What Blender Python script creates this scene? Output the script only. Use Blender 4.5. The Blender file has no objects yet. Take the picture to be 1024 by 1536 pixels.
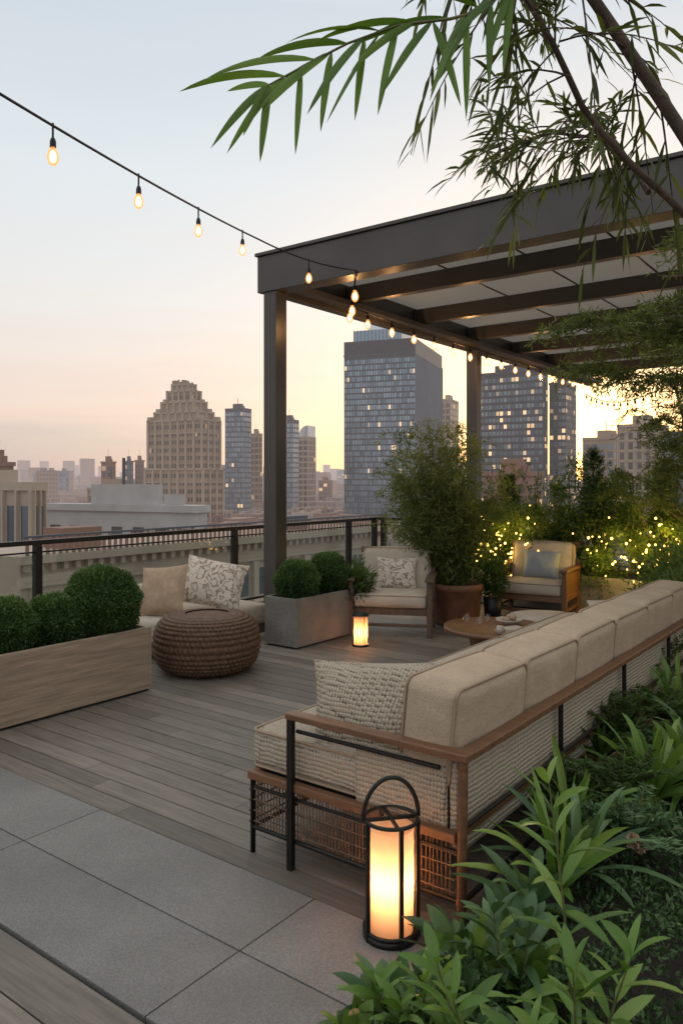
import bpy, math, random
import numpy as np
from mathutils import Matrix, Vector
random.seed(7); R=np.random.default_rng(11); np.random.seed(5)
S=bpy.context.scene
TR=-math.atan2(0.6,0.8)
def UV(u,v,z=0.0): return (0.8*u+0.6*v,-0.6*u+0.8*v,z)

# ------------------------------------------------------------ materials
def NT(name):
    m=bpy.data.materials.new(name); m.use_nodes=True
    nt=m.node_tree; nt.nodes.clear()
    return m,nt,nt.nodes.new('ShaderNodeOutputMaterial')
def ramp(nt,fac,stops):
    r=nt.nodes.new('ShaderNodeValToRGB'); e=r.color_ramp.elements
    while len(e)<len(stops): e.new(0.5)
    for i,(p,c) in enumerate(stops):
        e[i].position=p; e[i].color=(c[0],c[1],c[2],1)
    nt.links.new(fac,r.inputs['Fac']); return r.outputs['Color']
def mth(nt,op,a,b=None):
    n=nt.nodes.new('ShaderNodeMath'); n.operation=op
    for i,x in enumerate((a,b)):
        if x is None: continue
        if isinstance(x,(int,float)): n.inputs[i].default_value=x
        else: nt.links.new(x,n.inputs[i])
    return n.outputs[0]
def mixc(nt,f,a,b,bt='MIX'):
    n=nt.nodes.new('ShaderNodeMixRGB'); n.blend_type=bt
    for i,x in zip(('Fac','Color1','Color2'),(f,a,b)):
        if isinstance(x,(int,float)): n.inputs[i].default_value=x
        elif isinstance(x,tuple): n.inputs[i].default_value=(x[0],x[1],x[2],1)
        else: nt.links.new(x,n.inputs[i])
    return n.outputs[0]
def noise(nt,scale,stretch=(1,1,1),detail=4,coord='Object'):
    tc=nt.nodes.new('ShaderNodeTexCoord'); mp=nt.nodes.new('ShaderNodeMapping')
    mp.inputs['Scale'].default_value=stretch
    nt.links.new(tc.outputs[coord],mp.inputs['Vector'])
    n=nt.nodes.new('ShaderNodeTexNoise'); n.inputs['Scale'].default_value=scale; n.inputs['Detail'].default_value=detail
    nt.links.new(mp.outputs[0],n.inputs['Vector']); return n.outputs['Fac']
def attr(nt,name='rnd'):
    a=nt.nodes.new('ShaderNodeAttribute'); a.attribute_name=name; return a.outputs['Fac']
HAZE=(0.68,0.56,0.53)  # distance haze painted into city surfaces as emission; no volume in the air
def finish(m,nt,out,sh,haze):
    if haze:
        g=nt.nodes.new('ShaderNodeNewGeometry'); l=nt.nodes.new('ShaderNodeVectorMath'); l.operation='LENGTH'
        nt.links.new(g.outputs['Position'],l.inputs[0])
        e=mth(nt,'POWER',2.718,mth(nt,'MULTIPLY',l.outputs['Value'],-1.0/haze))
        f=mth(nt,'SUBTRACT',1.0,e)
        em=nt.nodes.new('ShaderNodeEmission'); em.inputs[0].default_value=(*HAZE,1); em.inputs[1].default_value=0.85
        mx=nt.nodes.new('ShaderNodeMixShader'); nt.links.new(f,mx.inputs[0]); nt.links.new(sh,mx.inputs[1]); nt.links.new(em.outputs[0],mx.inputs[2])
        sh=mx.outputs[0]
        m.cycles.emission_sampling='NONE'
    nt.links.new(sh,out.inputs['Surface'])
def pm(name,c1,c2=None,scale=5,stretch=(1,1,1),rough=.6,metal=0,bump=0,bscale=60,bstretch=(1,1,1),rn=0.0,haze=None,spec=.5,wr=0,speck=0,pattern=False,stain=0):
    m,nt,out=NT(name); b=nt.nodes.new('ShaderNodeBsdfPrincipled')
    b.inputs['Roughness'].default_value=rough; b.inputs['Metallic'].default_value=metal
    b.inputs['Specular IOR Level'].default_value=spec
    if c2 is None: c2=tuple(x*.75 for x in c1)
    n=noise(nt,scale,stretch)
    if pattern: col=ramp(nt,n,[(.40,c1),(.45,c2),(.47,c1),(.55,c1),(.58,c2),(.63,c1)])
    else: col=ramp(nt,n,[(.3,c1),(.7,c2)])
    if rn:
        a=attr(nt); k=mth(nt,'ADD',mth(nt,'MULTIPLY',a,rn*2),1-rn)
        cc=nt.nodes.new('ShaderNodeCombineXYZ')
        for i in range(3): nt.links.new(k,cc.inputs[i])
        col=mixc(nt,1.0,col,cc.outputs[0],'MULTIPLY')
    if speck:
        col=mixc(nt,1.0,col,ramp(nt,noise(nt,speck,detail=2),[(.35,(.78,.78,.78)),(.65,(1.16,1.16,1.16))]),'MULTIPLY')
    if stain:
        sn=noise(nt,stain,detail=6)
        col=mixc(nt,1.0,col,ramp(nt,sn,[(.35,(.82,.81,.80)),(.62,(1.06,1.06,1.06))]),'MULTIPLY')
        nt.links.new(mth(nt,'ADD',mth(nt,'MULTIPLY',sn,.5),rough-.25),b.inputs['Roughness'])
    nt.links.new(col,b.inputs['Base Color'])
    prev=None
    if wr:
        bp=nt.nodes.new('ShaderNodeBump'); bp.inputs['Strength'].default_value=wr; bp.inputs['Distance'].default_value=.03
        nt.links.new(noise(nt,6.5,(1,1,1.6),3),bp.inputs['Height']); prev=bp.outputs[0]; nt.links.new(prev,b.inputs['Normal'])
    if bump:
        bp=nt.nodes.new('ShaderNodeBump'); bp.inputs['Strength'].default_value=bump; bp.inputs['Distance'].default_value=.01
        if prev: nt.links.new(prev,bp.inputs['Normal'])
        nt.links.new(noise(nt,bscale,bstretch),bp.inputs['Height']); nt.links.new(bp.outputs[0],b.inputs['Normal'])
    finish(m,nt,out,b.outputs[0],haze); return m
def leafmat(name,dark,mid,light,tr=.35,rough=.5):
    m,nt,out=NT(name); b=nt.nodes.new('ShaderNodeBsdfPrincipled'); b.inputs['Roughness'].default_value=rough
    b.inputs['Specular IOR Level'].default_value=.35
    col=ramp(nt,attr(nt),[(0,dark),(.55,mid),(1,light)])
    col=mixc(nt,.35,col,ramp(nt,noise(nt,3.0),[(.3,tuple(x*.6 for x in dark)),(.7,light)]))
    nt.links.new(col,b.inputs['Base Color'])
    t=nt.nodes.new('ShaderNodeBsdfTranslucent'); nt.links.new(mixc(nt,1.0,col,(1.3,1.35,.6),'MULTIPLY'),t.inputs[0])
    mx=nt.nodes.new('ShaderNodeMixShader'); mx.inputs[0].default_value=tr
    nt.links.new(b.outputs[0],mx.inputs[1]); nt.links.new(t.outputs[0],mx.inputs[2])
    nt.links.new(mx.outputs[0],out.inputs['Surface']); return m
def emis(name,c,s,samp=False):
    m,nt,out=NT(name); e=nt.nodes.new('ShaderNodeEmission'); e.inputs[0].default_value=(*c,1); e.inputs[1].default_value=s
    if not samp: m.cycles.emission_sampling='NONE'
    nt.links.new(e.outputs[0],out.inputs['Surface']); return m
def glass(name,col=(.9,.95,.95),fac=.12,rough=.03,glow=None):
    m,nt,out=NT(name); t=nt.nodes.new('ShaderNodeBsdfTransparent'); t.inputs[0].default_value=(*col,1)
    g=nt.nodes.new('ShaderNodeBsdfGlossy'); g.inputs['Roughness'].default_value=rough
    mx=nt.nodes.new('ShaderNodeMixShader'); mx.inputs[0].default_value=fac
    nt.links.new(t.outputs[0],mx.inputs[1]); nt.links.new(g.outputs[0],mx.inputs[2]); sh=mx.outputs[0]
    if glow:
        e=nt.nodes.new('ShaderNodeEmission'); e.inputs[0].default_value=(*glow,1); e.inputs[1].default_value=1.0; m.cycles.emission_sampling='NONE'
        m2=nt.nodes.new('ShaderNodeMixShader'); m2.inputs[0].default_value=.5
        nt.links.new(sh,m2.inputs[1]); nt.links.new(e.outputs[0],m2.inputs[2]); sh=m2.outputs[0]
    nt.links.new(sh,out.inputs['Surface']); return m
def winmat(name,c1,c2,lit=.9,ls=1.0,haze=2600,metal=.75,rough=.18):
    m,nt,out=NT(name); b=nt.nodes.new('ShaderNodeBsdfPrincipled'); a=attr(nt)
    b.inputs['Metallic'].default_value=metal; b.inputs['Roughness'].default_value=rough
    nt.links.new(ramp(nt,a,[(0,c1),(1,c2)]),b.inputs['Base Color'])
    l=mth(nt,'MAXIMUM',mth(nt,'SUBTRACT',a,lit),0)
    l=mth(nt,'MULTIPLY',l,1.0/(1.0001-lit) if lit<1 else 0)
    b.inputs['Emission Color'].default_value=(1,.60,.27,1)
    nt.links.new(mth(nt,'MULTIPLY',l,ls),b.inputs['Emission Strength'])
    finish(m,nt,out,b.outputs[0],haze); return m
def weave(name,c1,c2,sc=90,bump=.6):
    m,nt,out=NT(name); b=nt.nodes.new('ShaderNodeBsdfPrincipled'); b.inputs['Roughness'].default_value=.9; b.inputs['Specular IOR Level'].default_value=.15
    tc=nt.nodes.new('ShaderNodeTexCoord'); ns=nt.nodes.new('ShaderNodeTexNoise'); ns.inputs['Scale'].default_value=12
    nt.links.new(tc.outputs['Object'],ns.inputs['Vector'])
    sp=nt.nodes.new('ShaderNodeSeparateXYZ'); ad=nt.nodes.new('ShaderNodeVectorMath'); ad.operation='MULTIPLY_ADD'
    nt.links.new(ns.outputs['Color'],ad.inputs[0]); ad.inputs[1].default_value=(.02,.02,.02); nt.links.new(tc.outputs['Object'],ad.inputs[2])
    nt.links.new(ad.outputs[0],sp.inputs[0])
    s=[mth(nt,'ABSOLUTE',mth(nt,'SINE',mth(nt,'MULTIPLY',sp.outputs[i],sc*(2 if i<2 else 1.5)))) for i in range(3)]
    h=mth(nt,'ADD',mth(nt,'MULTIPLY',s[0],s[2]),mth(nt,'MULTIPLY',s[1],s[2]))
    h=mth(nt,'ADD',h,mth(nt,'MULTIPLY',s[0],s[1]))
    n2=noise(nt,35,(1,1,1),3)
    hh=mth(nt,'ADD',h,mth(nt,'MULTIPLY',mth(nt,'SUBTRACT',n2,.5),1.1))
    col=ramp(nt,hh,[(.1,c2),(.85,c1)])
    nt.links.new(col,b.inputs['Base Color'])
    bp=nt.nodes.new('ShaderNodeBump'); bp.inputs['Strength'].default_value=bump; bp.inputs['Distance'].default_value=.006
    nt.links.new(h,bp.inputs['Height']); nt.links.new(bp.outputs[0],b.inputs['Normal'])
    nt.links.new(b.outputs[0],out.inputs['Surface']); return m

M={}
M['board']=pm('deck_boards_mat',(.21,.18,.148),(.125,.107,.088),scale=3,stretch=(1,14,1),rough=.55,bump=.6,bscale=9,bstretch=(1,30,1),rn=.25,stain=1.1)
M['paver']=pm('paver_stone',(.225,.215,.20),(.17,.163,.152),scale=1.6,rough=.75,bump=.5,bscale=160,rn=.1,speck=180,stain=1.7)
M['dark']=pm('dark_underlay',(.02,.02,.02),rough=.9)
M['concrete']=pm('concrete',(.3,.29,.28),(.22,.215,.21),scale=3,rough=.85,bump=.4,bscale=90)
M['greyplanter']=pm('grey_planter_mat',(.25,.235,.21),(.18,.168,.15),scale=4,rough=.7,bump=.3,bscale=120,speck=90,stain=2.5)
M['woodplanter']=pm('washed_wood',(.37,.28,.195),(.22,.165,.115),scale=3,stretch=(6,1,14),rough=.65,bump=.35,bscale=6,bstretch=(20,1,30))
M['steel']=pm('pergola_metal',(.082,.074,.068),(.065,.059,.055),scale=2,rough=.38,metal=.25,bump=.1,bscale=20)
M['black']=pm('black_metal',(.015,.014,.013),(.022,.02,.018),rough=.45,metal=.5)
M['brownwood']=pm('teak',(.2,.095,.045),(.11,.05,.024),scale=5,stretch=(1,8,8),rough=.4,bump=.3,bscale=10,bstretch=(2,30,30))
M['greywood']=pm('weathered_teak',(.13,.08,.055),(.075,.048,.034),scale=5,stretch=(8,8,1),rough=.6,bump=.3,bscale=20)
M['beige']=pm('beige_fabric',(.48,.375,.27),(.41,.315,.225),scale=6,rough=.95,bump=.35,bscale=420,spec=.15,wr=.5,speck=260)
M['pipe']=pm('piping_fabric',(.36,.27,.19),(.3,.22,.15),scale=6,rough=.95,spec=.15)
M['cream']=pm('cream_fabric',(.52,.45,.36),(.44,.375,.30),scale=6,rough=.95,bump=.35,bscale=400,spec=.15,wr=.4)
M['blue']=pm('grey_blue_fabric',(.33,.37,.41),(.27,.30,.34),scale=6,rough=.95,bump=.3,bscale=400,spec=.15,wr=.4)
M['tan']=pm('tan_fabric',(.42,.30,.205),(.33,.235,.16),scale=20,rough=.95,spec=.15,wr=.4)
M['print']=pm('printed_fabric',(.60,.52,.43),(.2,.13,.10),scale=8,rough=.95,spec=.15,wr=.3,pattern=True)
M['weave']=weave('woven_fabric',(.46,.385,.295),(.13,.105,.08),sc=100)
M['weavel']=weave('ribbed_seat_fabric',(.5,.43,.345),(.34,.28,.22),sc=130)
M['wicker']=pm('wicker',(.16,.085,.045),(.07,.037,.02),scale=30,rough=.7,bump=.8,bscale=120)
M['rattan']=pm('rattan',(.17,.10,.055),(.085,.05,.028),scale=30,rough=.6)
M['terra']=pm('terracotta_pot_mat',(.25,.105,.055),(.15,.062,.035),scale=8,rough=.7,bump=.3)
M['soil']=pm('soil',(.03,.022,.015),(.015,.011,.008),scale=30,rough=.95,bump=1,bscale=60)
M['bark']=pm('bark',(.11,.07,.045),(.05,.033,.022),scale=20,stretch=(1,1,.2),rough=.8,bump=.6)
M['culm']=pm('bamboo_culm',(.15,.14,.05),(.08,.09,.03),scale=10,rough=.5)
M['leaf']=leafmat('leaf_green',(.018,.04,.012),(.055,.105,.025),(.13,.20,.05))
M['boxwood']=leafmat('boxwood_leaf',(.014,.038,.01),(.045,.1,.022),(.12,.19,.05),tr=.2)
M['bamboo']=leafmat('bamboo_leaf',(.045,.065,.018),(.10,.14,.035),(.22,.25,.07))
M['bright']=leafmat('bright_leaf',(.045,.11,.02),(.12,.23,.04),(.26,.38,.09),tr=.3,rough=.35)
M['sage']=leafmat('sage_leaf',(.03,.075,.03),(.075,.155,.06),(.17,.26,.11),tr=.2,rough=.4)
M['olive']=leafmat('olive_leaf',(.03,.045,.015),(.08,.105,.03),(.18,.2,.06))
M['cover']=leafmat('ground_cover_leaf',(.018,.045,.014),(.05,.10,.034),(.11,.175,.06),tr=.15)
M['glass']=glass('railing_glass',(.86,.9,.89),.08)
M['lampglass']=glass('clear_glass',(.97,.95,.9),.08)
M['bulbglass']=glass('glowing_bulb_glass',(1,.9,.75),.05,glow=(1.7,.68,.2))
M['bulb']=emis('bulb_glow',(1,.72,.42),9)
M['fairy']=emis('fairy_glow',(1,.58,.14),6)
M['led']=emis('led_strip',(1,.42,.12),1.0,True)
M['flame']=emis('flame',(1,.6,.22),12)
def candleglow():
    m,nt,out=NT('lantern_shade'); b=nt.nodes.new('ShaderNodeBsdfPrincipled'); b.inputs['Base Color'].default_value=(.8,.62,.45,1)
    b.inputs['Roughness'].default_value=.6
    t=nt.nodes.new('ShaderNodeBsdfTranslucent'); t.inputs[0].default_value=(1,.74,.5,1)
    mx=nt.nodes.new('ShaderNodeMixShader'); mx.inputs[0].default_value=.7
    nt.links.new(b.outputs[0],mx.inputs[1]); nt.links.new(t.outputs[0],mx.inputs[2]); nt.links.new(mx.outputs[0],out.inputs['Surface']); return m
M['shade']=candleglow()
def roofpanel():
    m,nt,out=NT('frosted_roof_panel'); b=nt.nodes.new('ShaderNodeBsdfDiffuse'); b.inputs[0].default_value=(.5,.48,.45,1)
    t=nt.nodes.new('ShaderNodeBsdfTranslucent'); t.inputs[0].default_value=(.48,.46,.43,1)
    mx=nt.nodes.new('ShaderNodeMixShader'); mx.inputs[0].default_value=.72
    nt.links.new(b.outputs[0],mx.inputs[1]); nt.links.new(t.outputs[0],mx.inputs[2])
    nt.links.new(mx.outputs[0],out.inputs['Surface']); return m
M['panel']=roofpanel()
# city
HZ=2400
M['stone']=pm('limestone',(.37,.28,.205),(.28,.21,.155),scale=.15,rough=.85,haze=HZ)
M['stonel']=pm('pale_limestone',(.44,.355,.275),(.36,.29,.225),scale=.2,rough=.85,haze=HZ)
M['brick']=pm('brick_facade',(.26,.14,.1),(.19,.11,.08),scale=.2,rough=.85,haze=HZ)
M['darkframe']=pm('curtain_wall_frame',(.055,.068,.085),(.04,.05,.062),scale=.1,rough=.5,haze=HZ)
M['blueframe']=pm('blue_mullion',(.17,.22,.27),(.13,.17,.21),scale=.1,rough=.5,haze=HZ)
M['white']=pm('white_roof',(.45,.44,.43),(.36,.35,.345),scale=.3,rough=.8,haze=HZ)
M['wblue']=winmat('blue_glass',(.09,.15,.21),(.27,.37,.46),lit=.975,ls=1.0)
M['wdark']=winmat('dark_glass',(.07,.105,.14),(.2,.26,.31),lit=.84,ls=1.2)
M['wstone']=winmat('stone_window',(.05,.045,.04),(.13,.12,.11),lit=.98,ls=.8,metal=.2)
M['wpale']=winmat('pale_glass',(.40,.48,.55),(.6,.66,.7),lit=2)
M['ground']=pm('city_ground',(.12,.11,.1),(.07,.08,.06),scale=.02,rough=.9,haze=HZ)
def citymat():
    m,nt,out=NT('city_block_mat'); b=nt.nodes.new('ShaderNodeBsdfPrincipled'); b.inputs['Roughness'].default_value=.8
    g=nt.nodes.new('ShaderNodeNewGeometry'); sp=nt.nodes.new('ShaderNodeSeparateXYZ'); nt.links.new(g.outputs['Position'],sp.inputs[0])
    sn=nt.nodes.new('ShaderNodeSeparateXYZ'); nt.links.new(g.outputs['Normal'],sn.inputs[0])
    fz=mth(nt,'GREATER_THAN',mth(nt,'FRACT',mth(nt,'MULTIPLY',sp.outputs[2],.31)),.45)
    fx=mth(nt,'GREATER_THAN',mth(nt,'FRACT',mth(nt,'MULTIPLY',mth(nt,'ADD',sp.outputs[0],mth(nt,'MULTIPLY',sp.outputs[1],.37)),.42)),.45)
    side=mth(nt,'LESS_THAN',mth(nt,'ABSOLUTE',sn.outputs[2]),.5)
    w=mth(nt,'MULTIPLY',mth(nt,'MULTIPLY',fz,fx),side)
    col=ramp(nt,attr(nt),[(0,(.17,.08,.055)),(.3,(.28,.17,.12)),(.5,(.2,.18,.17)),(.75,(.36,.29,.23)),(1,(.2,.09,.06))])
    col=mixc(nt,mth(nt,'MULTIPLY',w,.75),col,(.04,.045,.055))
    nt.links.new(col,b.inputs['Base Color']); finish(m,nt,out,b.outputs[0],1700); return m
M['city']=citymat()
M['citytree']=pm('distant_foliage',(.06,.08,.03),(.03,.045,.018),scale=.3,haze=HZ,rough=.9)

# ------------------------------------------------------------ mesh builder
class MB:
    def __init__(s): s.c=[]; s.mats=[]
    def mi(s,k):
        if k not in s.mats: s.mats.append(k)
        return s.mats.index(k)
    def add(s,V,F,mat,rnd=None,smooth=False):
        V=np.asarray(V,float).reshape(-1,3); F=np.asarray(F,int)
        if rnd is None: rnd=random.random()
        if np.isscalar(rnd): rnd=np.full(len(V),rnd)
        s.c.append((V,F,s.mi(mat),rnd,smooth))
    def box(s,c,sz,mat,rz=0,rot=None,rnd=None):
        x,y,z=[a/2 for a in sz]
        V=np.array([[-x,-y,-z],[x,-y,-z],[x,y,-z],[-x,y,-z],[-x,-y,z],[x,-y,z],[x,y,z],[-x,y,z]])
        if rot is not None: V=V@np.array(rot.to_3x3()).T
        elif rz: V=V@np.array(Matrix.Rotation(rz,3,'Z')).T
        s.add(V+np.array(c),[[0,3,2,1],[4,5,6,7],[0,1,5,4],[1,2,6,5],[2,3,7,6],[3,0,4,7]],mat,rnd)
    def bb(s,x0,x1,y0,y1,z0,z1,mat,rnd=None): s.box(((x0+x1)/2,(y0+y1)/2,(z0+z1)/2),(x1-x0,y1-y0,z1-z0),mat,rnd=rnd)
    def tube(s,pts,r,n,mat,rnd=None,caps=True):
        P=np.array(pts,float); k=len(P)
        r=np.full(k,r) if np.isscalar(r) else np.array(r)
        T=np.gradient(P,axis=0); T/=np.linalg.norm(T,axis=1)[:,None]+1e-9
        ref=np.array([0,0,1.]) if abs(T[:,2]).mean()<.85 else np.array([1.,0,0])
        A=np.cross(T,ref); A/=np.linalg.norm(A,axis=1)[:,None]+1e-9; B=np.cross(T,A)
        th=np.arange(n)*2*math.pi/n
        V=P[:,None]+r[:,None,None]*(A[:,None]*np.cos(th)[None,:,None]+B[:,None]*np.sin(th)[None,:,None])
        F=[[i*n+j,(i+1)*n+j,(i+1)*n+(j+1)%n,i*n+(j+1)%n] for i in range(k-1) for j in range(n)]
        rr=random.random() if rnd is None else rnd
        s.add(V,F,mat,rr,True)
        if caps:
            s.add(V[0],[list(range(n))],mat,rr); s.add(V[-1],[list(range(n))[::-1]],mat,rr)
    def lathe(s,prof,c,n,mat,rnd=None,smooth=True):
        th=np.arange(n)*2*math.pi/n; k=len(prof)
        V=np.array([[(c[0]+r*math.cos(t),c[1]+r*math.sin(t),c[2]+z) for t in th] for r,z in prof])
        F=[[i*n+j,i*n+(j+1)%n,(i+1)*n+(j+1)%n,(i+1)*n+j] for i in range(k-1) for j in range(n)]
        s.add(V,F,mat,rnd,smooth)
    def rbox(s,c,sz,r,mat,puff=0.0,rot=None,n=11,rnd=None,pipe=None,pax=0):
        g=np.linspace(-1,1,n); V=[];F=[];o=0
        h=np.array(sz)/2
        tt=np.sign(g)*np.abs(g)**.6
        for ax in range(3):
            for sg in (-1,1):
                a,b=[i for i in range(3) if i!=ax]
                G=np.zeros((n,n,3)); G[...,ax]=sg; G[...,a]=tt[:,None]; G[...,b]=tt[None,:]
                Q=G*h; inner=np.clip(Q,-(h-r),h-r); d=Q-inner; L=np.linalg.norm(d,axis=2,keepdims=True)
                Q=inner+d/np.maximum(L,1e-6)*r
                pu=(1-G[...,a]**2)*(1-G[...,b]**2)*puff
                Q[...,ax]+=sg*pu
                V.append(Q.reshape(-1,3))
                for i in range(n-1):
                    for j in range(n-1):
                        q=[o+i*n+j,o+(i+1)*n+j,o+(i+1)*n+j+1,o+i*n+j+1]
                        flip=(sg<0)^(ax==1)
                        F.append(q[::-1] if flip else q)
                o+=n*n
        V=np.concatenate(V)
        Rm=np.array(rot.to_3x3()) if rot is not None else np.eye(3)
        s.add(V@Rm.T+np.array(c),F,mat,rnd,True)
        if pipe:
            a,b=[i for i in range(3) if i!=pax]; rc=r*1.0
            for sg in (-1,1):
                pts=[]
                for (qa,qb,t0) in ((1,1,0),(-1,1,90),(-1,-1,180),(1,-1,270)):
                    for t in (0,30,60,90):
                        t_=math.radians(t0+t); p=[0,0,0]
                        p[pax]=sg*(h[pax]-r*.3); p[a]=qa*(h[a]-rc)+rc*.93*math.cos(t_); p[b]=qb*(h[b]-rc)+rc*.93*math.sin(t_); pts.append(p)
                pts.append(pts[0]); pts=np.array(pts)@Rm.T+np.array(c)
                s.tube(pts,.0065,6,pipe,caps=False)
    def pillow(s,c,w,h,t,mat,rot,n=19):
        g=np.linspace(-1,1,n); X,Y=np.meshgrid(g,g,indexing='ij')
        e=((1-X**2)*(1-Y**2)); z=t/2*np.maximum(e,0)**.42
        z=z*(1+.10*np.sin(X*5+c[0]*9)*np.cos(Y*4+c[1]*7))
        xx=X*w/2*(1-.07*(1-Y**2)); yy=Y*h/2*(1-.07*(1-X**2))
        for sg in (1,-1):
            V=np.stack([xx,yy,sg*z],-1).reshape(-1,3)@np.array(rot.to_3x3()).T+np.array(c)
            F=[]
            for i in range(n-1):
                for j in range(n-1):
                    q=[i*n+j,(i+1)*n+j,(i+1)*n+j+1,i*n+j+1]; F.append(q if sg>0 else q[::-1])
            s.add(V,F,mat,.5,True)
    def ball(s,c,r,mat,n=10,k=6,rnd=None):
        s.lathe([(max(1e-4,r*math.sin(math.pi*i/k)),-r*math.cos(math.pi*i/k)) for i in range(k+1)],c,n,mat,rnd)
    def blades(s,P,D,L,W,droop,nseg,mat,fold=.2,rnd=None,rs=.6,upv=(0,0,1.)):
        P=np.asarray(P,float); D=np.asarray(D,float); N=len(P)
        if N==0: return
        D=D/(np.linalg.norm(D,axis=1,keepdims=True)+1e-9)
        L=np.broadcast_to(L,(N,)); W=np.broadcast_to(W,(N,)); droop=np.broadcast_to(droop,(N,))
        t=np.linspace(0,1,nseg+1)
        C=P[:,None]+D[:,None]*L[:,None,None]*t[None,:,None]
        C[:,:,2]-=(droop*L)[:,None]*t[None]**2
        up=np.array(upv)+rs*R.normal(size=(N,3))
        sd=np.cross(D,up); sd/=np.linalg.norm(sd,axis=1,keepdims=True)+1e-9
        nr=np.cross(sd,D)
        w=t**.55*(1-t)**.75; w=w/w.max(); w=np.maximum(w,.12*(1-t)); 
        ww=(W[:,None]*w[None])[...,None]
        Lf=C-sd[:,None]*ww/2+nr[:,None]*fold*ww; Rt=C+sd[:,None]*ww/2+nr[:,None]*fold*ww
        V=np.stack([Lf,C,Rt],2).reshape(-1,3)
        b=(np.arange(N)*(nseg+1)*3)[:,None]
        q=[]
        for i in range(nseg):
            for cc in (0,1): q.append([i*3+cc,(i)*3+cc+1,(i+1)*3+cc+1,(i+1)*3+cc])
        F=(b[:,:,None]+np.array(q)[None]).reshape(-1,4)
        if rnd is None: rnd=R.random(N)
        s.add(V,F,mat,np.repeat(rnd,(nseg+1)*3),nseg>2)
    def leaves(s,P,D,L,W,mat,rnd=None):
        P=np.asarray(P,float); N=len(P); D=D/(np.linalg.norm(D,axis=1,keepdims=True)+1e-9)
        L=np.broadcast_to(L,(N,))[:,None]; W=np.broadcast_to(W,(N,))[:,None]
        sd=np.cross(D,R.normal(size=(N,3))); sd/=np.linalg.norm(sd,axis=1,keepdims=True)+1e-9
        nr=np.cross(sd,D)
        a=P; b=P+D*L*.45-sd*W/2+nr*W*.15; c=P+D*L; d=P+D*L*.45+sd*W/2+nr*W*.15
        V=np.stack([a,b,c,d],1).reshape(-1,3); o=(np.arange(N)*4)[:,None]
        F=np.concatenate([o+np.array([[0,1,2]]),o+np.array([[0,2,3]])])
        if rnd is None: rnd=R.random(N)
        s.add(V,F,mat,np.repeat(rnd,4))
    def build(s,name,loc=(0,0,0),rz=0,parent=None,bevel=0):
        me=bpy.data.meshes.new(name)
        nv=sum(len(c[0]) for c in s.c)
        V=np.concatenate([c[0] for c in s.c]); rn=np.concatenate([c[3] for c in s.c])
        loops=[];starts=[];mi=[];sm=[];o=0;ls=0
        for v,f,m,r,k in s.c:
            n=f.shape[1]; loops.append((f+o).ravel()); starts.append(ls+np.arange(len(f))*n)
            mi.append(np.full(len(f),m)); sm.append(np.full(len(f),k)); ls+=f.size; o+=len(v)
        loops=np.concatenate(loops); starts=np.concatenate(starts)
        me.vertices.add(nv); me.vertices.foreach_set('co',V.ravel().astype(np.float32))
        me.loops.add(len(loops)); me.loops.foreach_set('vertex_index',loops.astype(np.int32))
        me.polygons.add(len(starts)); me.polygons.foreach_set('loop_start',starts.astype(np.int32))
        me.polygons.foreach_set('material_index',np.concatenate(mi).astype(np.int32))
        me.polygons.foreach_set('use_smooth',np.concatenate(sm).astype(bool))
        a=me.attributes.new('rnd','FLOAT','POINT'); a.data.foreach_set('value',rn.astype(np.float32))
        me.update(calc_edges=True); me.validate()
        for k in s.mats: me.materials.append(M[k])
        ob=bpy.data.objects.new(name,me); S.collection.objects.link(ob)
        ob.location=loc; ob.rotation_euler=(0,0,rz)
        if parent: ob.parent=parent
        if bevel:
            b=ob.modifiers.new('bevel','BEVEL'); b.width=bevel; b.segments=2; b.limit_method='ANGLE'
        return ob
def empty(name,loc=(0,0,0),rz=0):
    e=bpy.data.objects.new(name,None); S.collection.objects.link(e); e.location=loc; e.rotation_euler=(0,0,rz); e.empty_display_size=.1; return e
def plight(name,loc,power,col=(1,.55,.22),rad=.04,parent=None):
    l=bpy.data.lights.new(name,'POINT'); l.energy=power; l.color=col; l.shadow_soft_size=rad
    o=bpy.data.objects.new(name,l); S.collection.objects.link(o); o.location=loc
    if parent: o.parent=parent
    return o
def Rx(a): return Matrix.Rotation(a,4,'X')
def Ry(a): return Matrix.Rotation(a,4,'Y')
def Rz(a): return Matrix.Rotation(a,4,'Z')
def rdir(n):
    d=R.normal(size=(n,3)); return d/np.linalg.norm(d,axis=1,keepdims=True)

# ------------------------------------------------------------ terrace
def boards(mb,u0,u1,v0,v1,w,z=0):
    v=v0
    while v<v1-.03:
        ve=min(v+w,v1); u=u0-random.random()*2.2
        while u<u1:
            L=2.4; a=max(u,u0); b=min(u+L,u1)
            if b-a>.05: mb.bb(a+.0015,b-.0015,v+.004,ve-.004,z-.025,z+random.uniform(-.001,.001),'board')
            u+=L
        v=ve
m=MB(); boards(m,-7.45,-1.30,2.495,10.95,.142); boards(m,-7.45,-1.30,-2.0,1.61,.2)
m.build('wooden_deck',rz=TR,bevel=.002)
m=MB()
for (v0,v1,j) in ((2.052,2.492,-3.46),(1.613,2.049,-2.01)):
    u=j-1.45*3
    while u<-1.3:
        a=max(u,-7.45); b=min(u+1.45,-1.30)
        if b-a>.05: m.bb(a+.003,b-.003,v0+.002,v1-.002,-.025,.003,'paver')
        u+=1.45
m.build('stone_paving',rz=TR,bevel=.002)
m=MB(); m.bb(-7.7,4.5,-3.5,11.2,-.5,-.03,'dark'); m.bb(-7.75,4.55,-3.55,11.25,-60,-.5,'concrete')
m.build('terrace_building',rz=TR)

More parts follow.
